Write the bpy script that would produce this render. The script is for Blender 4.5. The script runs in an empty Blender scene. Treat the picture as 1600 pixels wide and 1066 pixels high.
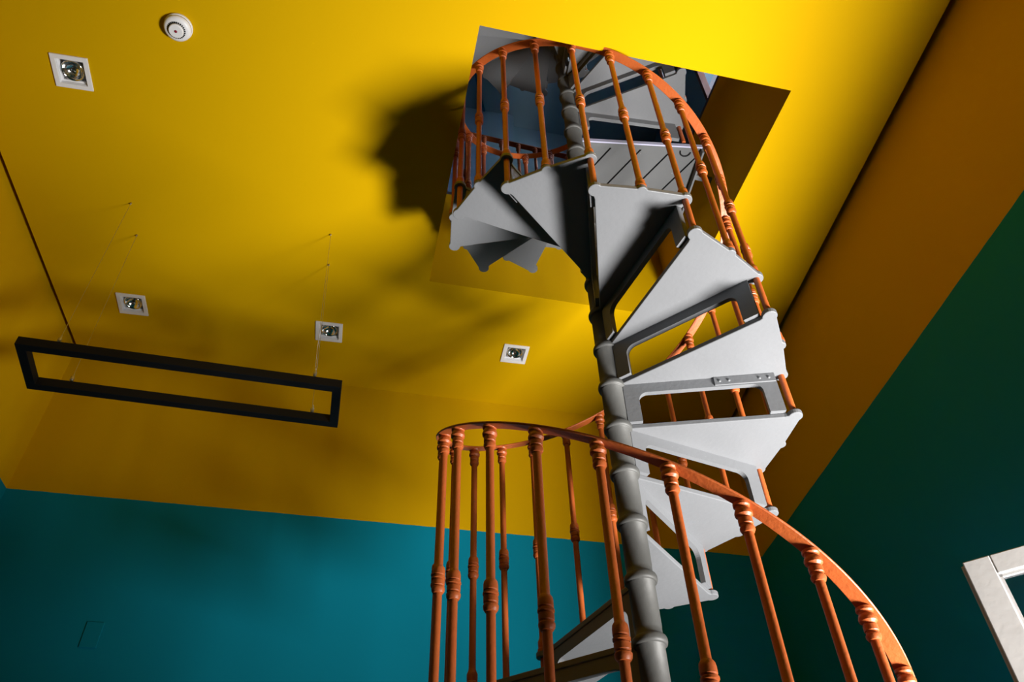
import bpy, bmesh, math, random
from math import sin, cos, pi, radians
from mathutils import Vector, Matrix
from mathutils.geometry import tessellate_polygon

scene = bpy.context.scene
C = scene.collection
Z0 = 2.0                      # floor level is z = 0; tread k has its underside at Z0 + 0.2 k

# ------------------------------------------------------------------ camera
cam_data = bpy.data.cameras.new('camera')
cam_data.sensor_width = 36.0
cam_data.sensor_fit = 'HORIZONTAL'
cam_data.lens = 36.0 * 1221.37 / 1600.0
cam_data.clip_start = 0.02
cam = bpy.data.objects.new('camera', cam_data)
C.objects.link(cam)
RIGHT = Vector((0.98202012, -0.18712772, -0.02489362))
UP = Vector((-0.11308049, -0.68870291, 0.71617114))
FWD = Vector((0.15115979, 0.70047949, 0.69748061))
M = Matrix.Identity(4)
for i in range(3):
    M[i][0] = RIGHT[i]; M[i][1] = UP[i]; M[i][2] = -FWD[i]
M.translation = Vector((-0.85759, -2.17290, -0.96473 + Z0))
cam.matrix_world = M
scene.camera = cam

# ------------------------------------------------------------------ world
world = bpy.data.worlds.new('world'); scene.world = world
world.use_nodes = True
bg = world.node_tree.nodes['Background']
wn = world.node_tree
w_tc = wn.nodes.new('ShaderNodeTexCoord'); w_sp = wn.nodes.new('ShaderNodeSeparateXYZ')
wn.links.new(w_tc.outputs['Generated'], w_sp.inputs[0])
w_r = wn.nodes.new('ShaderNodeValToRGB')          # dark ground below the horizon, pale overcast sky above
w_r.color_ramp.elements[0].position = .0; w_r.color_ramp.elements[0].color = (.03, .032, .035, 1)
w_r.color_ramp.elements[1].position = .06; w_r.color_ramp.elements[1].color = (0.62, 0.66, 0.80, 1)
wn.links.new(w_sp.outputs['Z'], w_r.inputs[0]); wn.links.new(w_r.outputs[0], bg.inputs[0])
bg.inputs[1].default_value = 0.75

# ------------------------------------------------------------------ daylight through the windows
def area(name, loc, target, sx, sy, power, color):
    l = bpy.data.lights.new(name, 'AREA'); l.shape = 'RECTANGLE'
    l.size = sx; l.size_y = sy; l.energy = power; l.color = color
    o = bpy.data.objects.new(name, l); C.objects.link(o)
    o.location = loc
    dv = Vector(target) - Vector(loc)
    o.rotation_euler = dv.to_track_quat('-Z', 'Y').to_euler()
    return o
dl = area('daylight_door', (1.90, -1.42, Z0 - 1.62), (1.90 - .32, -1.42 + .60, Z0 - 1.62 + 1.25), 1.05, 0.62, 205, (1.0, 0.97, 0.93))
dl.data.spread = radians(98)
area('daylight_upper_window', (2.30, -0.25, Z0 + 5.85), (0.0, 0.25, Z0 + 4.75), 1.5, 0.60, 85, (0.80, 0.88, 1.0))

scene.view_settings.view_transform = 'Standard'
scene.view_settings.look = 'None'
scene.view_settings.exposure = 0.0
scene.view_settings.gamma = 1.0
scene.view_settings.use_curve_mapping = False

# ------------------------------------------------------------------ materials
def mat(name, col, rough=0.5, metal=0.0, noise=0.0, nscale=8.0, bump=0.0, bscale=60.0, spec=0.5, chip=None, chipamt=0.62, chipscale=35):
    m = bpy.data.materials.new(name); m.use_nodes = True
    nt = m.node_tree; b = nt.nodes['Principled BSDF']
    b.inputs['Base Color'].default_value = (*col, 1)
    b.inputs['Roughness'].default_value = rough
    b.inputs['Metallic'].default_value = metal
    b.inputs['Specular IOR Level'].default_value = spec
    tc = nt.nodes.new('ShaderNodeTexCoord')
    last = None
    if noise:
        n = nt.nodes.new('ShaderNodeTexNoise'); n.inputs['Scale'].default_value = nscale; n.inputs['Detail'].default_value = 6
        nt.links.new(tc.outputs['Object'], n.inputs['Vector'])
        r = nt.nodes.new('ShaderNodeMapRange'); r.inputs['From Min'].default_value = .3; r.inputs['From Max'].default_value = .7
        r.inputs['To Min'].default_value = 1 - noise; r.inputs['To Max'].default_value = 1 + noise
        nt.links.new(n.outputs['Fac'], r.inputs['Value'])
        mx = nt.nodes.new('ShaderNodeVectorMath'); mx.operation = 'SCALE'; mx.inputs[0].default_value = col
        nt.links.new(r.outputs[0], mx.inputs['Scale'])
        last = mx.outputs[0]
        nt.links.new(last, b.inputs['Base Color'])
    if chip:
        n = nt.nodes.new('ShaderNodeTexNoise'); n.inputs['Scale'].default_value = chipscale; n.inputs['Detail'].default_value = 5
        nt.links.new(tc.outputs['Object'], n.inputs['Vector'])
        r = nt.nodes.new('ShaderNodeMapRange'); r.inputs['From Min'].default_value = chipamt; r.inputs['From Max'].default_value = chipamt + .04
        nt.links.new(n.outputs['Fac'], r.inputs['Value'])
        mm = nt.nodes.new('ShaderNodeMix'); mm.data_type = 'RGBA'
        nt.links.new(r.outputs[0], mm.inputs['Factor'])
        if last: nt.links.new(last, mm.inputs['A'])
        else: mm.inputs['A'].default_value = (*col, 1)
        mm.inputs['B'].default_value = (*chip, 1)
        nt.links.new(mm.outputs['Result'], b.inputs['Base Color'])
    if bump:
        n = nt.nodes.new('ShaderNodeTexNoise'); n.inputs['Scale'].default_value = bscale; n.inputs['Detail'].default_value = 4
        nt.links.new(tc.outputs['Object'], n.inputs['Vector'])
        bp = nt.nodes.new('ShaderNodeBump'); bp.inputs['Strength'].default_value = bump; bp.inputs['Distance'].default_value = 0.004
        nt.links.new(n.outputs['Fac'], bp.inputs['Height'])
        nt.links.new(bp.outputs[0], b.inputs['Normal'])
    return m

YEL = (0.56, 0.330, 0.0)
TEAL = (0.0, 0.20, 0.305)
BLUE = (0.24, 0.38, 0.47)

def wall_mat():
    """painted wall: teal below, yellow above, blue on the upper storey; the paint lines are real paint borders"""
    m = bpy.data.materials.new('wall_paint'); m.use_nodes = True
    nt = m.node_tree; b = nt.nodes['Principled BSDF']
    b.inputs['Roughness'].default_value = 0.7; b.inputs['Specular IOR Level'].default_value = 0.1
    g = nt.nodes.new('ShaderNodeNewGeometry')
    s = nt.nodes.new('ShaderNodeSeparateXYZ'); nt.links.new(g.outputs['Position'], s.inputs[0])
    n = nt.nodes.new('ShaderNodeTexNoise'); n.inputs['Scale'].default_value = 9; n.inputs['Detail'].default_value = 4
    nt.links.new(g.outputs['Position'], n.inputs['Vector'])
    wob = nt.nodes.new('ShaderNodeMath'); wob.operation = 'MULTIPLY_ADD'
    nt.links.new(n.outputs['Fac'], wob.inputs[0]); wob.inputs[1].default_value = 0.006
    nt.links.new(s.outputs['Z'], wob.inputs[2])
    def step(z):
        c = nt.nodes.new('ShaderNodeMath'); c.operation = 'GREATER_THAN'
        nt.links.new(wob.outputs[0], c.inputs[0]); c.inputs[1].default_value = z
        return c
    m1 = nt.nodes.new('ShaderNodeMix'); m1.data_type = 'RGBA'
    m1.inputs['A'].default_value = (*TEAL, 1); m1.inputs['B'].default_value = (*YEL, 1)
    nt.links.new(step(Z0 + 1.4934 + .003).outputs[0], m1.inputs['Factor'])
    m2 = nt.nodes.new('ShaderNodeMix'); m2.data_type = 'RGBA'
    nt.links.new(m1.outputs['Result'], m2.inputs['A']); m2.inputs['B'].default_value = (*BLUE, 1)
    nt.links.new(step(Z0 + 3.40).outputs[0], m2.inputs['Factor'])
    nt.links.new(m2.outputs['Result'], b.inputs['Base Color'])
    bn = nt.nodes.new('ShaderNodeTexNoise'); bn.inputs['Scale'].default_value = 90
    nt.links.new(g.outputs['Position'], bn.inputs['Vector'])
    bp = nt.nodes.new('ShaderNodeBump'); bp.inputs['Strength'].default_value = .12; bp.inputs['Distance'].default_value = 0.003
    nt.links.new(bn.outputs['Fac'], bp.inputs['Height']); nt.links.new(bp.outputs[0], b.inputs['Normal'])
    return m

MW = wall_mat()
MCEIL = mat('ceiling_yellow', YEL, .75, bump=.1, bscale=70, spec=.05)
MBLUE = mat('upper_blue', BLUE, .5, spec=.3, bump=.08)
MFLOOR = mat('floor_boards', (.03, .022, .018), .45, noise=.3, nscale=5)
MGREY = mat('grey_tread_paint', (.146, .151, .160), .42, noise=.03, nscale=5, bump=.22, bscale=55, spec=.25, chip=(.36, .37, .38), chipamt=.74, chipscale=60)
MLAND = mat('grey_paint_landing_shade', (.115, .118, .122), .45, noise=.06, nscale=6, bump=.25, bscale=50, spec=.25, chip=(.4, .4, .42), chipamt=.72, chipscale=55)  # tread paint toned down: the landing's dimmer light is put into the colour
MPOLE = mat('grey_paint_pole_shade', (.066, .066, .063), .55, noise=.06, nscale=9, bump=.2, bscale=45, spec=.5)  # same grey paint as the treads, darkened in colour for the shaded pole
MORANGE = mat('orange_rail_paint', (.42, .093, .019), .46, noise=.10, nscale=14, bump=.3, bscale=90, spec=.5, chip=(.30, .08, .03), chipamt=.70, chipscale=70)
MBLACK = mat('black_metal', (.005, .005, .006), .6, spec=.15)
MWHITE = mat('white_plastic', (.74, .74, .76), .4)
MFRAMEW = mat('white_window_paint', (.36, .35, .345), .35, noise=.05, nscale=12, bump=.15, bscale=40)
MBROWN = mat('brown_window_wood', (.16, .045, .02), .45, noise=.2)
MDARK = mat('dark_gap', (.012, .013, .016), .8)
MREFL = mat('lamp_reflector', (.82, .84, .84), .13, metal=1.0, bump=.5, bscale=40)
MSTEEL = mat('steel_wire', (.45, .42, .36), .35, metal=.9)
MTEALP = mat('teal_plate', TEAL, .7, spec=.1)
MRED = mat('red_indicator', (.22, .01, .03), .2)
MLILAC = mat('lilac_daylight_glint', (.42, .42, .56), .4)  # upper daylight reflected by the landing edge, given as base colour
def glass():
    m = bpy.data.materials.new('glass'); m.use_nodes = True
    b = m.node_tree.nodes['Principled BSDF']
    b.inputs['Base Color'].default_value = (.9, .95, 1, 1); b.inputs['Roughness'].default_value = .02
    b.inputs['Transmission Weight'].default_value = 1; b.inputs['IOR'].default_value = 1.45
    return m
MGLASS = glass()

# ------------------------------------------------------------------ mesh helpers
def obj(name, verts, faces, m, parent=None, smooth=False, bevel=0.0, segs=2, crease=None):
    me = bpy.data.meshes.new(name)
    me.from_pydata([tuple(v) for v in verts], [], faces)
    me.validate()
    bm = bmesh.new(); bm.from_mesh(me)
    bmesh.ops.recalc_face_normals(bm, faces=bm.faces)
    bm.to_mesh(me); bm.free()
    me.materials.append(m)
    if smooth:
        for p in me.polygons: p.use_smooth = True
        if crease: me.set_sharp_from_angle(angle=radians(crease))
    o = bpy.data.objects.new(name, me); C.objects.link(o)
    if parent is not None: o.parent = parent
    if bevel:
        bv = o.modifiers.new('bevel', 'BEVEL'); bv.width = bevel; bv.segments = segs; bv.limit_method = 'ANGLE'; bv.angle_limit = radians(40)
    return o

class MB:
    def __init__(s): s.v = []; s.f = []
    def add(s, v, f):
        n = len(s.v); s.v += [Vector(a) for a in v]; s.f += [tuple(i + n for i in q) for q in f]
    def box(s, x0, x1, y0, y1, z0, z1):
        s.add([(x0,y0,z0),(x1,y0,z0),(x1,y1,z0),(x0,y1,z0),(x0,y0,z1),(x1,y0,z1),(x1,y1,z1),(x0,y1,z1)],
              [(0,3,2,1),(4,5,6,7),(0,1,5,4),(1,2,6,5),(2,3,7,6),(3,0,4,7)])
    def prism(s, poly, z0, z1):
        n = len(poly)
        s.add([(p[0], p[1], z0) for p in poly] + [(p[0], p[1], z1) for p in poly],
              [tuple(range(n))[::-1], tuple(range(n, 2*n))] + [(i, (i+1) % n, n + (i+1) % n, n + i) for i in range(n)])
    def bar(s, a, b, w, h, upv=(0,0,1)):
        a = Vector(a); b = Vector(b); d = (b - a).normalized(); u = Vector(upv)
        r = d.cross(u).normalized(); u = r.cross(d).normalized()
        vs = []
        for p in (a, b):
            for sx, sy in ((-1,-1),(1,-1),(1,1),(-1,1)): vs.append(p + r*sx*w/2 + u*sy*h/2)
        s.add(vs, [(0,1,2,3),(7,6,5,4),(0,4,5,1),(1,5,6,2),(2,6,7,3),(3,7,4,0)])
    def tube(s, pts, r, n=10, cap=True):
        pts = [Vector(p) for p in pts]
        base = len(s.v); ref = None
        for i, p in enumerate(pts):
            d = (pts[min(i+1, len(pts)-1)] - pts[max(i-1, 0)]).normalized()
            if ref is None:
                ref = d.cross(Vector((0,0,1)))
                if ref.length < .1: ref = d.cross(Vector((1,0,0)))
            u = (ref - d*ref.dot(d)).normalized(); w = d.cross(u); ref = u
            for k in range(n):
                a = 2*pi*k/n; s.v.append(p + u*r*cos(a) + w*r*sin(a))
        for i in range(len(pts)-1):
            for k in range(n):
                a = base + i*n + k; b = base + i*n + (k+1) % n
                s.f.append((a, b, b+n, a+n))
        if cap:
            s.f.append(tuple(base + k for k in range(n))[::-1]); s.f.append(tuple(base + (len(pts)-1)*n + k for k in range(n)))
    def lathe(s, prof, n=24, c=(0,0,0)):
        """prof = [(r, z)...] about the vertical through c"""
        base = len(s.v)
        for r, z in prof:
            for k in range(n):
                a = 2*pi*k/n; s.v.append(Vector((c[0]+r*cos(a), c[1]+r*sin(a), c[2]+z)))
        for i in range(len(prof)-1):
            for k in range(n):
                a = base + i*n + k; b = base + i*n + (k+1) % n
                s.f.append((a, b, b+n, a+n))
        s.f.append(tuple(base + k for k in range(n))[::-1]); s.f.append(tuple(base + (len(prof)-1)*n + k for k in range(n)))
    def build(s, name, m, parent=None, **k): return obj(name, s.v, s.f, m, parent, **k)

def thing(name, label, cat, loc=(0,0,0), rz=0, group=None):
    o = bpy.data.objects.new(name, None); C.objects.link(o); o.empty_display_size = .1
    o.location = loc; o.rotation_euler = (0, 0, rz)
    o['label'] = label; o['category'] = cat
    if group: o['group'] = group
    return o
def tag(o, label, cat, group=None):
    o['label'] = label; o['category'] = cat
    if group: o['group'] = group
    return o
def struct(o): o['kind'] = 'structure'; return o

# ------------------------------------------------------------------ room layout (metres)
ZC = Z0 + 2.501               # underside of the ceiling
ZT = Z0 + 3.43                # floor of the upper storey
ZTOP = Z0 + 6.24              # ceiling of the upper storey
BY = 0.0255; RY = 0.0584; LY = 0.065
def back(x): return 1.9404 + (x) * math.tan(BY)
def right(y): return 1.5078 + y * math.tan(RY)
def left(y): return -2.945 + y * math.tan(LY)
NEARY = -3.7
def isect_back(fn):
    y = 1.9
    for _ in range(20): y = back(fn(y))
    return (fn(y), y)
cBR = isect_back(right); cBL = isect_back(left)
cNR = (right(NEARY), NEARY); cNL = (left(NEARY), NEARY)
T = .34
# walls as solid slabs
w = MB(); w.prism([cBL, cBR, (cBR[0]+T, cBR[1]+.01), (cBR[0]+T, cBR[1]+T), (cBL[0]-T, cBL[1]+T), (cBL[0]-T, cBL[1]-.01)], 0, ZTOP+.2)
struct(w.build('wall_back', MW))
w = MB(); w.prism([cNL, (cNL[0]-T, cNL[1]), (cNL[0]-T, cNL[1]-T), (cNR[0]+T, cNR[1]-T), (cNR[0]+T, cNR[1]), cNR], 0, ZTOP+.2)
struct(w.build('wall_near', MW))
w = MB(); w.prism([cNL, cBL, (cBL[0]-T, cBL[1]-.01), (cNL[0]-T, cNL[1])], 0, ZTOP+.2)
struct(w.build('wall_left', MW))
# right wall with a glazed double door (y WL0..WL1) and an upper window
def rp(y, off=0.0): return (right(y) + off, y)
def rslab(m_, ya, yb, za, zb, T=T):
    m_.prism([rp(ya), rp(ya, T), rp(yb, T), rp(yb)], za, zb)
WL0, WL1, WZ0, WZ1 = -2.05, -0.46, 0.0, Z0 + 0.30
WU0, WU1, UZ0, UZ1 = -0.80, 0.79, Z0 + 4.55, Z0 + 5.9
w = MB()
ys = [NEARY, WL0, WL1, cBR[1]]
rslab(w, NEARY, WL0, 0, ZT); rslab(w, WL1, cBR[1], 0, ZT)
rslab(w, WL0, WL1, WZ1, ZT)
rslab(w, NEARY, WU0, ZT, ZTOP+.2, .08); rslab(w, WU1, cBR[1], ZT, ZTOP+.2, .08)
rslab(w, WU0, WU1, ZT, UZ0, .08); rslab(w, WU0, WU1, UZ1, ZTOP+.2, .08)
struct(w.build('wall_right', MW))

f = MB(); f.box(cNL[0]-T, cBR[0]+T, NEARY-T, cBR[1]+T, -.12, 0)
struct(f.build('floor', MFLOOR))

# opening in the ceiling
OY = 0.0329
OA = Vector((-0.62974, -0.66403)); ex = Vector((cos(OY), sin(OY))); ey = Vector((-sin(OY), cos(OY)))
OW, OD = 1.5307, 1.5571
hole = [OA, OA + ex*OW, OA + ex*OW + ey*OD, OA + ey*OD]
LIGHTS = [(-2.4505, -0.117, 0.0), (-2.400, 1.3625, 0.0), (-1.247, 1.408, 0.0), (-0.067, 1.4195, 0.0)]
LS = 0.082                    # half side of the light's outer frame
LH = 0.066                    # half side of the recess
gapR, gapL = .028, .035
outer = [(left(NEARY)+gapL, NEARY), (right(NEARY)-gapR, NEARY), (cBR[0]-gapR, cBR[1]-.001), (cBL[0]+gapL, cBL[1]-.001)]
def sq(cx, cy, h): return [(cx-h, cy-h), (cx+h, cy-h), (cx+h, cy+h), (cx-h, cy+h)]
def slab_with_holes(z, out, holes):
    loops = [[Vector((p[0], p[1], 0)) for p in out]] + [[Vector((p[0], p[1], 0)) for p in h] for h in holes]
    tris = tessellate_polygon(loops)
    vs = [(p.x, p.y, z) for l in loops for p in l]
    return vs, [tuple(t) for t in tris], [len(l) for l in loops]
cm = MB()
rec = [sq(x, y, LH) for x, y, _ in LIGHTS]
vs, ts, ls = slab_with_holes(ZC, outer, [hole] + rec)
cm.add(vs, ts)
# edges of the slab and the shaft
for lp, up in ((outer, ZT-.02), (hole, ZT-.03)):
    n = len(lp)
    cm.add([(p[0], p[1], ZC) for p in lp] + [(p[0], p[1], up) for p in lp], [(i, (i+1) % n, n+(i+1) % n, n+i) for i in range(n)])
for h in rec:
    cm.add([(p[0], p[1], ZC) for p in h] + [(p[0], p[1], ZC+.09) for p in h], [(i, (i+1) % 4, 4+(i+1) % 4, 4+i) for i in range(4)] + [(4, 5, 6, 7)])
ceil = struct(cm.build('ceiling', MCEIL))
um = MB()
outer2 = [cNL, cNR, cBR, cBL]
v1, t1, _ = slab_with_holes(ZT, outer2, [hole]); um.add(v1, t1)
v1, t1, _ = slab_with_holes(ZT-.03, outer2, [hole]); um.add(v1, t1)
um.add([(p[0], p[1], ZT-.03) for p in hole] + [(p[0], p[1], ZT) for p in hole], [(i, (i+1) % 4, 4+(i+1) % 4, 4+i) for i in range(4)])
struct(um.build('floor_upper', MFLOOR))
tm = MB(); tm.box(cNL[0]-T, cBR[0]+T, NEARY-T, cBR[1]+T, ZTOP, ZTOP+.2)
struct(tm.build('ceiling_upper', MBLUE))
# projecting pier on the upper back wall
pm = MB(); pm.prism([(left(1.9)-.02, back(-2.9)+.02), (left(1.7)-.02, 1.80), (.10, 1.82), (.10, back(.13)+.02)], ZT, ZTOP)
struct(pm.build('wall_pier', MBLUE))
sk = MB(); sk.prism([(left(1.9), 1.782), (.10, 1.802), (.10, 1.82), (left(1.9), 1.80)], ZT, ZT+.10)
struct(sk.build('baseboard_upper', MBLUE))

# ------------------------------------------------------------------ door and window
def window_unit(name, y0, y1, z0, z1, m, depth=.10, inset=.12, fw=.055):
    r = bpy.data.objects.new(name, None); C.objects.link(r); r['kind'] = 'structure'
    fr = MB()
    for (a, b, c, e) in ((y0, y0+fw, z0, z1), (y1-fw, y1, z0, z1), (y0, y1, z0, z0+fw), (y0, y1, z1-fw, z1)):
        fr.prism([rp(a, inset), rp(a, inset+depth), rp(b, inset+depth), rp(b, inset)], c, e)
    fr.build('window_frame', m, r, bevel=.003)
    return r
d1 = bpy.data.objects.new('door_1', None); C.objects.link(d1); d1['kind'] = 'structure'
df = MB(); fw = .05
for (a, b, c, e) in ((WL0, WL0+fw, 0, WZ1), (WL1-fw, WL1, 0, WZ1), (WL0+fw, WL1-fw, WZ1-fw, WZ1)):
    df.prism([rp(a, .02), rp(a, T+.01), rp(b, T+.01), rp(b, .02)], c, e)
df.build('door_frame', MFRAMEW, d1, bevel=.003)
# door leaf with glass, swung open into the room from the far jamb
def door_leaf(hinge, ang, width, z0, z1):
    r = bpy.data.objects.new('door_leaf', None); C.objects.link(r); r.parent = d1
    r.location = (hinge[0], hinge[1], 0); r.rotation_euler = (0, 0, ang)
    fw = .085; t = .042
    m_ = MB(); zg = z1 - fw*.8
    m_.box(0, fw, -t/2, t/2, z0, z1); m_.box(width-fw, width, -t/2, t/2, z0, z1)
    m_.box(fw, width-fw, -t/2, t/2, z0, z0+.22); m_.box(fw, width-fw, -t/2, t/2, zg, z1)
    m_.box(fw, width-fw, -t/2, t/2, z0+.95, z0+1.02)
    m_.build('leaf_frame', MFRAMEW, r, bevel=.004)
    i = .010
    for za, zb in ((z0+.22, z0+.95), (z0+1.02, zg)):
        b_ = MB()
        for (a, b, c, e) in ((fw, fw+i, za, zb), (width-fw-i, width-fw, za, zb), (fw, width-fw, za, za+i), (fw, width-fw, zb-i, zb)):
            b_.box(a, b, -.014, .014, c, e)
        b_.build('glazing_bead', MFRAMEW, r)
        g = MB(); g.box(fw+.002, width-fw-.002, -.003, .003, za+.002, zb-.002)
        g.build('glass_pane', MGLASS, r)
    l = MB(); l.box(width-.004, width+.010, -t/2-.006, -t/2+.012, z0, z1)
    l.build('cover_strip', MFRAMEW, r, bevel=.003)
    h = MB(); h.bar((width-.04, -t/2, 1.0), (width-.04, -t/2-.045, 1.0), .016, .016); h.bar((width-.04, -t/2-.04, 1.0), (width-.15, -t/2-.04, 1.0), .014, .018)
    h.build('door_handle', MSTEEL, r, bevel=.003)
    return r
hx, hy = right(-.43)-.012, -.43
fx, fy = 1.128, -.083
door_leaf((hx, hy), math.atan2(fy-hy, fx-hx), math.hypot(fx-hx, fy-hy), .012, Z0+.30)

# upper window with brown wooden frame
w2 = window_unit('window_1', WU0, WU1, UZ0, UZ1, MBROWN, inset=.0, depth=.07, fw=.035)
mu = MB()
for yy in (.44,):
    mu.prism([rp(yy-.02, .03), rp(yy-.02, .09), rp(yy+.02, .09), rp(yy+.02, .03)], UZ0, UZ1)
mu.build('mullion', MBROWN, w2)
gp = MB(); gp.prism([rp(WU0, .06), rp(WU0, .064), rp(WU1, .064), rp(WU1, .06)], UZ0, UZ1)
gp.build('glass_pane', MGLASS, w2)

# ------------------------------------------------------------------ spiral staircase
R = 0.646; RM = 0.640; STEP = 0.5318; PHI = 2.3813; H = 0.2
PT = .020                      # tread plate thickness
stair = thing('spiral_staircase', 'cast iron spiral staircase with grey fan-shaped treads and orange balustrade rising through the ceiling opening', 'staircase', (0, 0, 0))

def ang(s): return PHI - s * STEP
def pol(r, a): return (r * cos(a), r * sin(a))
def arc(cx, cy, r, a0, a1, n, rot):
    return [(cx + r*cos(rot + radians(a0 + (a1-a0)*i/n)), cy + r*sin(rot + radians(a0 + (a1-a0)*i/n))) for i in range(n+1)]
def tread_outline(step=STEP):
    rl = .027; pts = []
    pts.append((.040, .004))
    # front edge then front lobe (front edge lies along local x)
    pts.append((R - rl - .012, .004))
    pts += arc(R, 0, rl, 165, -50, 12, 0)
    a = -step/2
    cx, cy = pol(RM, a)
    pts += arc(cx, cy, rl*.80, 62, -62, 8, a)
    a = -step
    cx, cy = pol(R, a)
    pts += arc(cx, cy, rl, 50, -165, 12, a)
    pts.append((( R - rl - .012)*cos(a) + .004*sin(a), (R - rl - .012)*sin(a) - .004*cos(a)))
    pts.append((.040*cos(a) + .004*sin(a), .040*sin(a) - .004*cos(a)))
    return pts
def rounded_window(x0, x1, zb, zt, r, n=7):
    """open-bottomed window outline from lower left up and over to lower right"""
    pts = [(x0, zb)]
    pts += [(x0 + r - r*cos(pi/2*i/n), zt - r + r*sin(pi/2*i/n)) for i in range(n+1)]
    pts += [(x1 - r + r*sin(pi/2*i/n), zt - r + r*cos(pi/2*i/n)) for i in range(n+1)]
    pts.append((x1, zb))
    return pts
def tread_mesh():
    m_ = MB(); m_.prism(tread_outline(), 0, PT)
    return m_
def riser_mesh(drop, th=.020):
    """arched riser frame below the front edge: legs beside the pole and at the rim, flange above"""
    x0, x1 = .040, R - .030
    zb = -drop + PT
    out = [(x0, zb), (x0, 0), (x1, 0), (x1 + .0, -.012), (x1 + .002, zb)]
    win = rounded_window(.094, x1 - .058, zb, -.044, .036)
    loop = [(x0, zb), (x0, 0.0), (x1, 0.0), (x1, zb)] + win[::-1]
    m_ = MB()
    loops = [[Vector((p[0], p[1], 0)) for p in loop]]
    tris = tessellate_polygon(loops)
    n = len(loop)
    for ya in (0.0, -th):
        m_.add([(p[0], ya, p[1]) for p in loop], [tuple(t) for t in tris])
    m_.add([(p[0], 0, p[1]) for p in loop] + [(p[0], -th, p[1]) for p in loop], [(i, (i+1) % n, n+(i+1) % n, n+i) for i in range(n)])
    return m_
tr0 = tread_mesh().build('tread', MGREY, stair, bevel=.003)
rs0 = riser_mesh(H).build('riser_frame', MGREY, tr0, bevel=.002, segs=1)
def place(o, parent, z, a):
    o.parent = parent; o.location = (0, 0, z); o.rotation_euler = (0, 0, a)
first = True
def add_tread(z, a, riser=None):
    global first
    if first: t, r_ = tr0, rs0; first = False
    else:
        t = tr0.copy(); C.objects.link(t)
        r_ = rs0.copy(); C.objects.link(r_)
    place(t, stair, z, a); r_.parent = t
    if riser is not None:
        r_.data = riser
    return t
treads = {}
K0, K1 = -9, 13
zk = {k: Z0 + H*k for k in range(K0, K1+1)}
zk[13] = Z0 + 2.66; zk[12] = Z0 + 2.42
for k in range(K0, K1+1):
    treads[k] = add_tread(zk[k], ang(k))
# landing level and the flight above it
ZL = Z0 + 2.87
JA = 16.35; HJ = 0.179; NJ = 12
uz = [Z0 + 3.08 + HJ*j for j in range(NJ)]
ru = riser_mesh(HJ).build('riser_frame', MGREY, None); rud = ru.data
bpy.data.objects.remove(ru)
for j in range(NJ):
    add_tread(uz[j], ang(JA + j), rud)

# riveted repair plate on the riser of tread 5
rp_ = MB()
rp_.box(.385, .614, -.026, -.0195, -.040, -.001)
q = rp_.build('repair_plate', MGREY, treads[5], bevel=.001)
q['label'] = 'riveted grey repair plate'
for x in (.405, .440, .555, .590):
    rv = MB(); prof = [(.0065, 0), (.006, .002), (.0035, .004), (.0005, .0048)]; n = 10
    for r_, h_ in prof:
        for i in range(n):
            a = 2*pi*i/n; rv.v.append(Vector((x + r_*cos(a), -.0255 - h_, -.022 + r_*sin(a))))
    for i in range(len(prof)-1):
        for j in range(n):
            rv.f.append((i*n+j, i*n+(j+1) % n, (i+1)*n+(j+1) % n, (i+1)*n+j))
    rv.f.append(tuple(range((len(prof)-1)*n, len(prof)*n)))
    rv.build('rivet', MGREY, treads[5], smooth=True)

# centre pole: sleeves with a collar at every tread
levels = [zk[k] for k in sorted(zk)] + [ZL] + uz
prof = [(.055, .0), (.055, .03), (.0425, .05)]
rp0 = .0425
for z in levels:
    prof += [(rp0, z-.009), (rp0+.003, z-.008), (rp0+.0085, z-.006), (rp0+.0105, z+.001), (rp0+.0105, z+.010), (rp0+.008, z+.017), (rp0+.003, z+.021), (rp0-.001, z+.024), (rp0-.001, z+.045), (rp0, z+.050)]
prof += [(rp0, ZTOP)]
pl = MB(); pl.lathe(prof, 36)
pl.build('center_pole', MPOLE, stair, smooth=True)

# handrail: flat bar bent into a helix, following z = 0.2 s + 0.985
HR = .985; RT = .008; RW = .042
def rail(pts_fn, s0, s1, n, name='handrail'):
    m_ = MB(); base = 0
    for i in range(n+1):
        s = s0 + (s1-s0)*i/n
        r_, a, z = pts_fn(s)
        for dr, dz in ((-RW/2, 0), (RW/2, 0), (RW/2, RT), (-RW/2, RT)):
            m_.v.append(Vector((*pol(r_+dr, a), z+dz)))
    for i in range(n):
        for k in range(4):
            a = i*4+k; b = i*4+(k+1) % 4
            m_.f.append((a, b, b+4, a+4))
    m_.f.append((3, 2, 1, 0)); m_.f.append((n*4, n*4+1, n*4+2, n*4+3))
    return m_.build(name, MORANGE, stair, bevel=.002, segs=1)
rail(lambda s: (R, ang(s), Z0 + H*s + HR), -9.1, 14.15, 330)
rail(lambda s: (R, ang(s), Z0 + 3.08 + HJ*(s-JA) + HR), JA-.1, JA+NJ-.9, 160)

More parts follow.
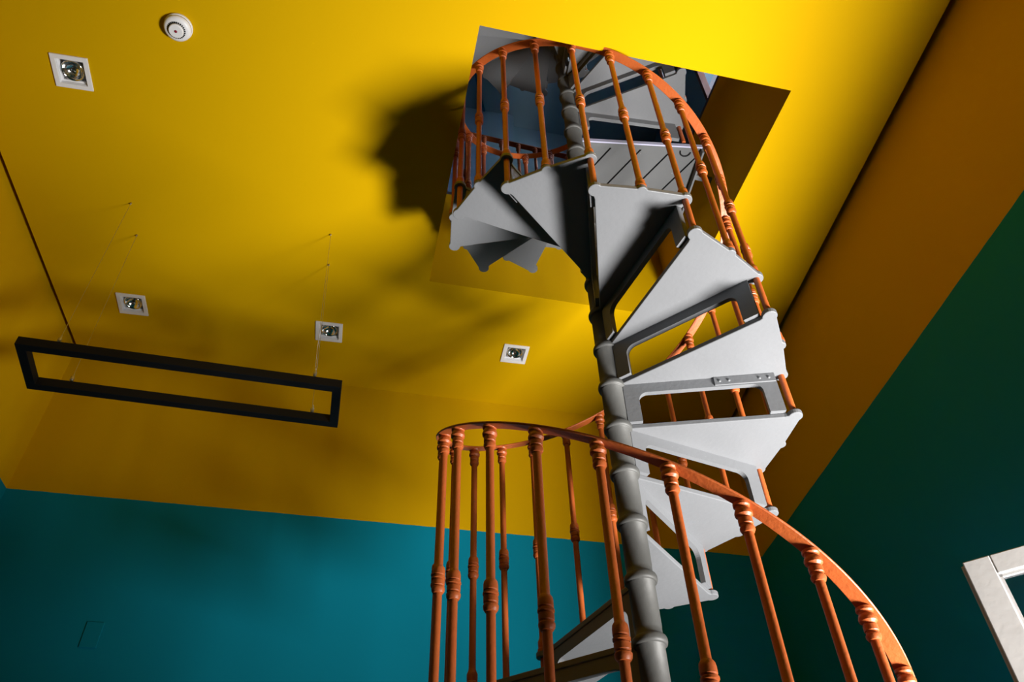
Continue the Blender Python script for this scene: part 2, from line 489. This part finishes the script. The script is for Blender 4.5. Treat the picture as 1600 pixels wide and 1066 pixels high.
# balusters
def baluster_profile(zb, base, top):
    """all heights relative to the rail helix; zb = lower end, base = top face of the tread that carries it"""
    r = .0120
    p = [(r*.9, zb), (r, zb+.004)]
    if base > zb + .01: p += [(r, base-.001)]
    p += [(.021, base), (.021, base+.012), (.0175, base+.016), (.0185, base+.026), (.0185, base+.040), (.0160, base+.046), (r+.001, base+.054), (r, base+.060)]
    c = .450
    p += [(r, c-.046), (.0150, c-.045), (.0188, c-.039), (.0200, c-.033), (.0200, c-.029), (.0168, c-.026), (.0168, c-.023), (.0188, c-.021), (.0192, c-.007), (.0165, c-.005), (.0165, c-.002), (.0205, c+.0), (.0205, c+.005), (.0165, c+.008), (.0165, c+.010), (.0190, c+.012), (.0190, c+.026), (.0175, c+.035), (.0135, c+.041), (r, c+.043)]
    t = top
    p += [(r, t-.082), (.0150, t-.081), (.0185, t-.074), (.0185, t-.068), (.0155, t-.065), (.0155, t-.060), (.0178, t-.058), (.0178, t-.045), (.0158, t-.043), (.0158, t-.040), (.0218, t-.034), (.0225, t-.027), (.0200, t-.020), (.0175, t-.017), (.0175, t-.012), (.0212, t-.008), (.0212, t)]
    return p
def mk_bal(zb, base):
    m_ = MB(); m_.lathe(baluster_profile(zb, base, HR), 20)
    return m_.build('baluster', MORANGE, stair, smooth=True, crease=38)
# corner baluster passes through the front lobe of its tread down to the rear lobe of the one below
b_int = mk_bal(-H + PT - .003, PT); b_half = mk_bal(-H/2 + PT - .002, -H/2 + PT)
usedb = set()
def place_bal(src, s, z):
    if src.name in usedb:
        b = src.copy(); C.objects.link(b)
    else:
        b = src; usedb.add(src.name)
    b.parent = stair
    b.location = (*pol(R if src is not b_half and src is not b_half2 else R - .004, ang(s)), z); b.rotation_euler = (0, 0, ang(s))
    return b
b_int2 = mk_bal(-HJ + PT - .003, PT); b_half2 = mk_bal(-HJ/2 + PT - .002, -HJ/2 + PT)
for k in range(K0, K1+1):
    if k < 12:
        place_bal(b_int, k, Z0 + H*k)
        place_bal(b_half, k + .5, Z0 + H*(k+.5))
    else:
        d_ = zk[k] - (Z0 + H*k)
        mk_bal(d_ + PT - .002, d_ + PT).location = (*pol(R, ang(k)), Z0 + H*k)
        mk_bal(d_ - H/2 + PT - .002, d_ - H/2 + PT).location = (*pol(R, ang(k+.5)), Z0 + H*(k+.5))
mk_bal(.07 + .028, .07 + .028).location = (*pol(R, ang(14)), Z0 + H*14)
for j in range(NJ-1):
    place_bal(b_int2, JA + j, uz[j])
    place_bal(b_half2, JA + j + .5, uz[j] + HJ*.5)

# landing
def clip(poly, nrm, dmin, dmax):
    def cut(poly, n, d_, keep):
        out = []
        for i in range(len(poly)):
            a, b = Vector(poly[i]), Vector(poly[(i+1) % len(poly)])
            da, db = (a.dot(n)-d_)*keep, (b.dot(n)-d_)*keep
            if da >= 0: out.append(a)
            if (da > 0 > db) or (da < 0 < db): out.append(a + (b-a)*da/(da-db))
        return out
    p = cut(poly, nrm, dmin, 1)
    return cut(p, nrm, dmax, -1) if len(p) > 2 else []
lpoly = [Vector(p) for p in [(.035, .050), (.735, -.026), (.768, .50), (.66, .66), (.235, .70), (.03, .08)]]
lm = MB(); lm.prism([tuple(p) for p in lpoly], ZL+.016, ZL+.028)
land = lm.build('landing', MDARK, stair)
nrm = Vector((cos(radians(26)), sin(radians(26))))
pk = MB(); d0 = -.09 + .0
ref = nrm.dot(Vector((.412, .016)))
for i in range(-5, 9):
    a = ref + .1455*i + .005; b = ref + .1455*(i+1) - .005
    p = clip(lpoly, nrm, a, b)
    if len(p) > 2: pk.prism([tuple(v) for v in p], ZL, ZL+.0165)
# solid border that stops the slits short of the near edge
pk.prism([(.03, .048), (.737, -.030), (.739, .002), (.03, .078)], ZL-.0005, ZL+.016)
pk.build('landing_plank', MLAND, land)
ed = MB(); ed.bar((.03, .044, ZL+.010), (.742, -.034, ZL+.010), .008, .026)
q = ed.build('edge_strip', MLILAC, land); q['label'] = 'edge strip with pale lilac daylight glint in its colour'
sd = MB(); sd.bar((.742, -.030, ZL-.01), (.772, .50, ZL-.01), .010, .07)
sd.bar((.748, .16, ZL+.008), (.874, .17, ZL+.008), .03, .02)
sd.build('side_skirt', MGREY, land)
hk = MB(); hk.tube([(.655+.03*cos(t), .005+.03*sin(t), ZL-.004) for t in [pi*.1*i + pi*.0 for i in range(0, 11)]], .004, 8)
hk.build('hook', MBLACK, land, smooth=True)

# ------------------------------------------------------------------ guard rail on the upper floor
gr = thing('guard_railing', 'dark orange guard railing along the edge of the ceiling opening on the upper floor', 'railing', (0, 0, 0))
gz = Z0 + 4.36
ga, gb, gc = Vector((.34, 1.06, 0)), Vector((-.74, .97, 0)), Vector((-.72, -.62, 0))
gm = MB()
gm.bar(ga + Vector((0,0,gz)), gb + Vector((0,0,gz)), .042, .010)
gm.bar(gb + Vector((0,0,gz)), gc + Vector((0,0,gz)), .042, .010)
gm.build('top_rail', MORANGE, gr, bevel=.002)
gprof = [(.0205, ZT+.001), (.0205, ZT+.012), (.0180, ZT+.02), (.012, ZT+.055), (.012, gz-.58), (.019, gz-.57), (.019, gz-.50), (.012, gz-.49), (.012, gz-.08), (.018, gz-.07), (.017, gz-.04), (.021, gz-.025), (.020, gz-.004)]
gs = MB(); gs.lathe(gprof, 14); g0 = gs.build('baluster', MORANGE, gr, smooth=True)
cnt = 0
for a, b, n in ((ga, gb, 8), (gb, gc, 11)):
    for i in range(n + (1 if a is gb else 0)):
        p = a + (b-a)*(i/n)
        g = g0 if cnt == 0 else g0.copy()
        if cnt: C.objects.link(g)
        g.parent = gr; g.location = (p.x, p.y, 0); cnt += 1

# thin cable on the upper ceiling
cb = MB(); cb.tube([(-.50, 1.02, ZTOP-.012), (-.315, 1.537, ZTOP-.012), (-.16, 1.93, ZTOP-.012)], .011, 8)
tag(cb.build('ceiling_conduit', MTEALP, None, smooth=True), 'thin dark teal conduit running across the upper ceiling seen through the opening', 'conduit')

# ------------------------------------------------------------------ recessed downlights
def ring(m_, ho, hi, z0, z1):
    o = sq(0, 0, ho); i = sq(0, 0, hi)
    vs = [(p[0], p[1], z) for z in (z0, z1) for l in (o, i) for p in l]
    fs = []
    for k in range(4):
        n = (k+1) % 4
        fs += [(k, n, 4+n, 4+k), (8+k, 12+k, 12+n, 8+n), (k, 8+k, 8+n, n), (4+k, 4+n, 12+n, 12+k)]
    m_.add(vs, fs)
def downlight(loc, label):
    t = thing('recessed_downlight', label, 'ceiling light', (loc[0], loc[1], ZC), loc[2], 'square white recessed downlights in the yellow ceiling')
    a = MB(); ring(a, LS, LH-.006, -.009, -.0005)
    a.build('trim_frame', MWHITE, t, bevel=.0015)
    b = MB(); ring(b, LH-.003, LH-.007, -.001, .050)
    b.add([(p[0], p[1], .050) for p in sq(0, 0, LH-.003)], [(0, 1, 2, 3)])
    ring(b, LH-.007, .0515, .012, .020)
    b.build('housing', MWHITE, t)
    c = MB()
    n = 40; base = 0
    pr = [(.051, .018), (.051, .006), (.048, .005), (.044, .012), (.036, .024), (.025, .034), (.012, .041), (.001, .042)]
    for i, (r_, z_) in enumerate(pr):
        for k in range(n):
            aa = 2*pi*k/n
            rr = r_ * (1 + (.018 if 3 <= i <= 6 and k % 2 else 0))
            c.v.append(Vector((rr*cos(aa), rr*sin(aa), z_)))
    for i in range(len(pr)-1):
        for k in range(n):
            c.f.append((i*n+k, i*n+(k+1) % n, (i+1)*n+(k+1) % n, (i+1)*n+k))
    c.build('reflector', MREFL, t, smooth=True)
    e = MB(); e.lathe([(.0005, .004), (.007, .005), (.011, .010), (.0115, .020), (.008, .036)], 16)
    e.build('bulb', MGLASS, t, smooth=True)
    return t
labels = ['square recessed downlight left of the smoke detector, farthest from the back wall',
          'square recessed downlight above the left half of the hanging black frame light',
          'square recessed downlight behind the right suspension wires of the black frame light',
          'square recessed downlight nearest the spiral staircase, right of the other three']
for L_, lab in zip(LIGHTS, labels): downlight(L_, lab)

# ------------------------------------------------------------------ smoke detector
sd_ = thing('smoke_detector', 'round white smoke detector on the yellow ceiling at the upper left', 'smoke detector', (-1.945, -.425, ZC), radians(0))
a = MB(); a.lathe([(.060, -.0005), (.061, -.010), (.060, -.013), (.056, -.014)][::-1], 48)
a.build('mounting_base', MWHITE, sd_, smooth=False, bevel=.001)
a = MB(); a.lathe([(.058, -.014), (.0585, -.026), (.055, -.034), (.047, -.039), (.034, -.041)][::-1], 48)
a.build('cover', MWHITE, sd_, smooth=True)
a = MB(); a.lathe([(.032, -.040), (.032, -.050), (.030, -.053), (.028, -.054)][::-1], 40)
a.build('sensor_chamber', MWHITE, sd_, bevel=.001)
a = MB()
for i in range(26):
    t = 2*pi*i/26
    a.bar((.0315*cos(t), .0315*sin(t), -.0425), (.0385*cos(t), .0385*sin(t), -.0415), .0048, .0045)
a.build('vent_slots', MBLACK, sd_)
a = MB(); a.lathe([(.0065, -.0535), (.0065, -.0552), (.004, -.0562), (.001, -.0565)][::-1], 18)
q = a.build('indicator_lamp', MRED, sd_, smooth=True); q['label'] = 'dark red indicator lamp'

# ------------------------------------------------------------------ hanging rectangular frame light
zf = Z0 + 1.405
pf = thing('pendant_light', 'long black rectangular frame light hanging on four thin wires on the left', 'pendant light', (-1.757, .760, zf))
oc = [(-2.438, .567), (-1.061, .636), (-1.069, .941), (-2.457, .869)]
cx = -1.757; cy = .760
BW = .040
def inset(poly, d_):
    n = len(poly); out = []
    for i in range(n):
        p0, p1, p2 = Vector(poly[i-1]), Vector(poly[i]), Vector(poly[(i+1) % n])
        e1 = (p1-p0).normalized(); e2 = (p2-p1).normalized()
        n1 = Vector((-e1.y, e1.x)); n2 = Vector((-e2.y, e2.x))
        bis = (n1+n2); k = d_ / (1 + n1.dot(n2)) ; out.append(tuple(p1 + bis*k))
    return out
ic = inset(oc, BW)
fm = MB()
o_ = [(p[0]-cx, p[1]-cy) for p in oc]; i_ = [(p[0]-cx, p[1]-cy) for p in ic]
vs = [(p[0], p[1], z) for z in (0, .046) for l in (o_, i_) for p in l]
fs = []
for k in range(4):
    n = (k+1) % 4
    fs += [(k, n, 4+n, 4+k), (8+k, 12+k, 12+n, 8+n), (k, 8+k, 8+n, n), (4+k, 4+n, 12+n, 12+k)]
fm.add(vs, fs)
fm.build('light_frame', MBLACK, pf, bevel=.002)
wires = [(-2.290, .600, -2.297, .604), (-2.288, .858, -2.298, .820), (-1.190, .645, -1.255, .637), (-1.200, .915, -1.260, .858)]
for (x0, y0, x1, y1) in wires:
    a = MB(); a.tube([(x0-cx, y0-cy, .046), (x1-cx, y1-cy, ZC-zf)], .0011, 6)
    a.build('suspension_wire', MSTEEL, pf)
    a = MB(); a.lathe([(.004, .046), (.004, .060), (.0085, .064), (.0085, .084), (.005, .090), (.003, .104), (.0015, .108)], 14, (x0-cx, y0-cy, 0))
    a.build('cable_gripper', MSTEEL, pf, smooth=True)
    a = MB(); a.lathe([(.0025, -.014), (.004, -.012), (.0045, -.002), (.0045, 0)], 12, (x1-cx, y1-cy, ZC-zf))
    a.build('ceiling_anchor', MSTEEL, pf, smooth=True)
    a = MB(); a.tube([(x0-cx+.004, y0-cy-BW*.55, -.001), (x0-cx+.004, y0-cy-BW*.55, .047)], .0009, 6)

# ------------------------------------------------------------------ blank plate on the back wall
bp_ = MB(); bp_.bar((-2.137, back(-2.137)-.003, Z0+.660), (-2.137, back(-2.137)-.003, Z0+.790), .082, .007, (0, 1, 0))
tag(bp_.build('wall_plate', MTEALP, None, bevel=.003), 'blank teal cover plate low on the back wall at the left', 'wall plate')
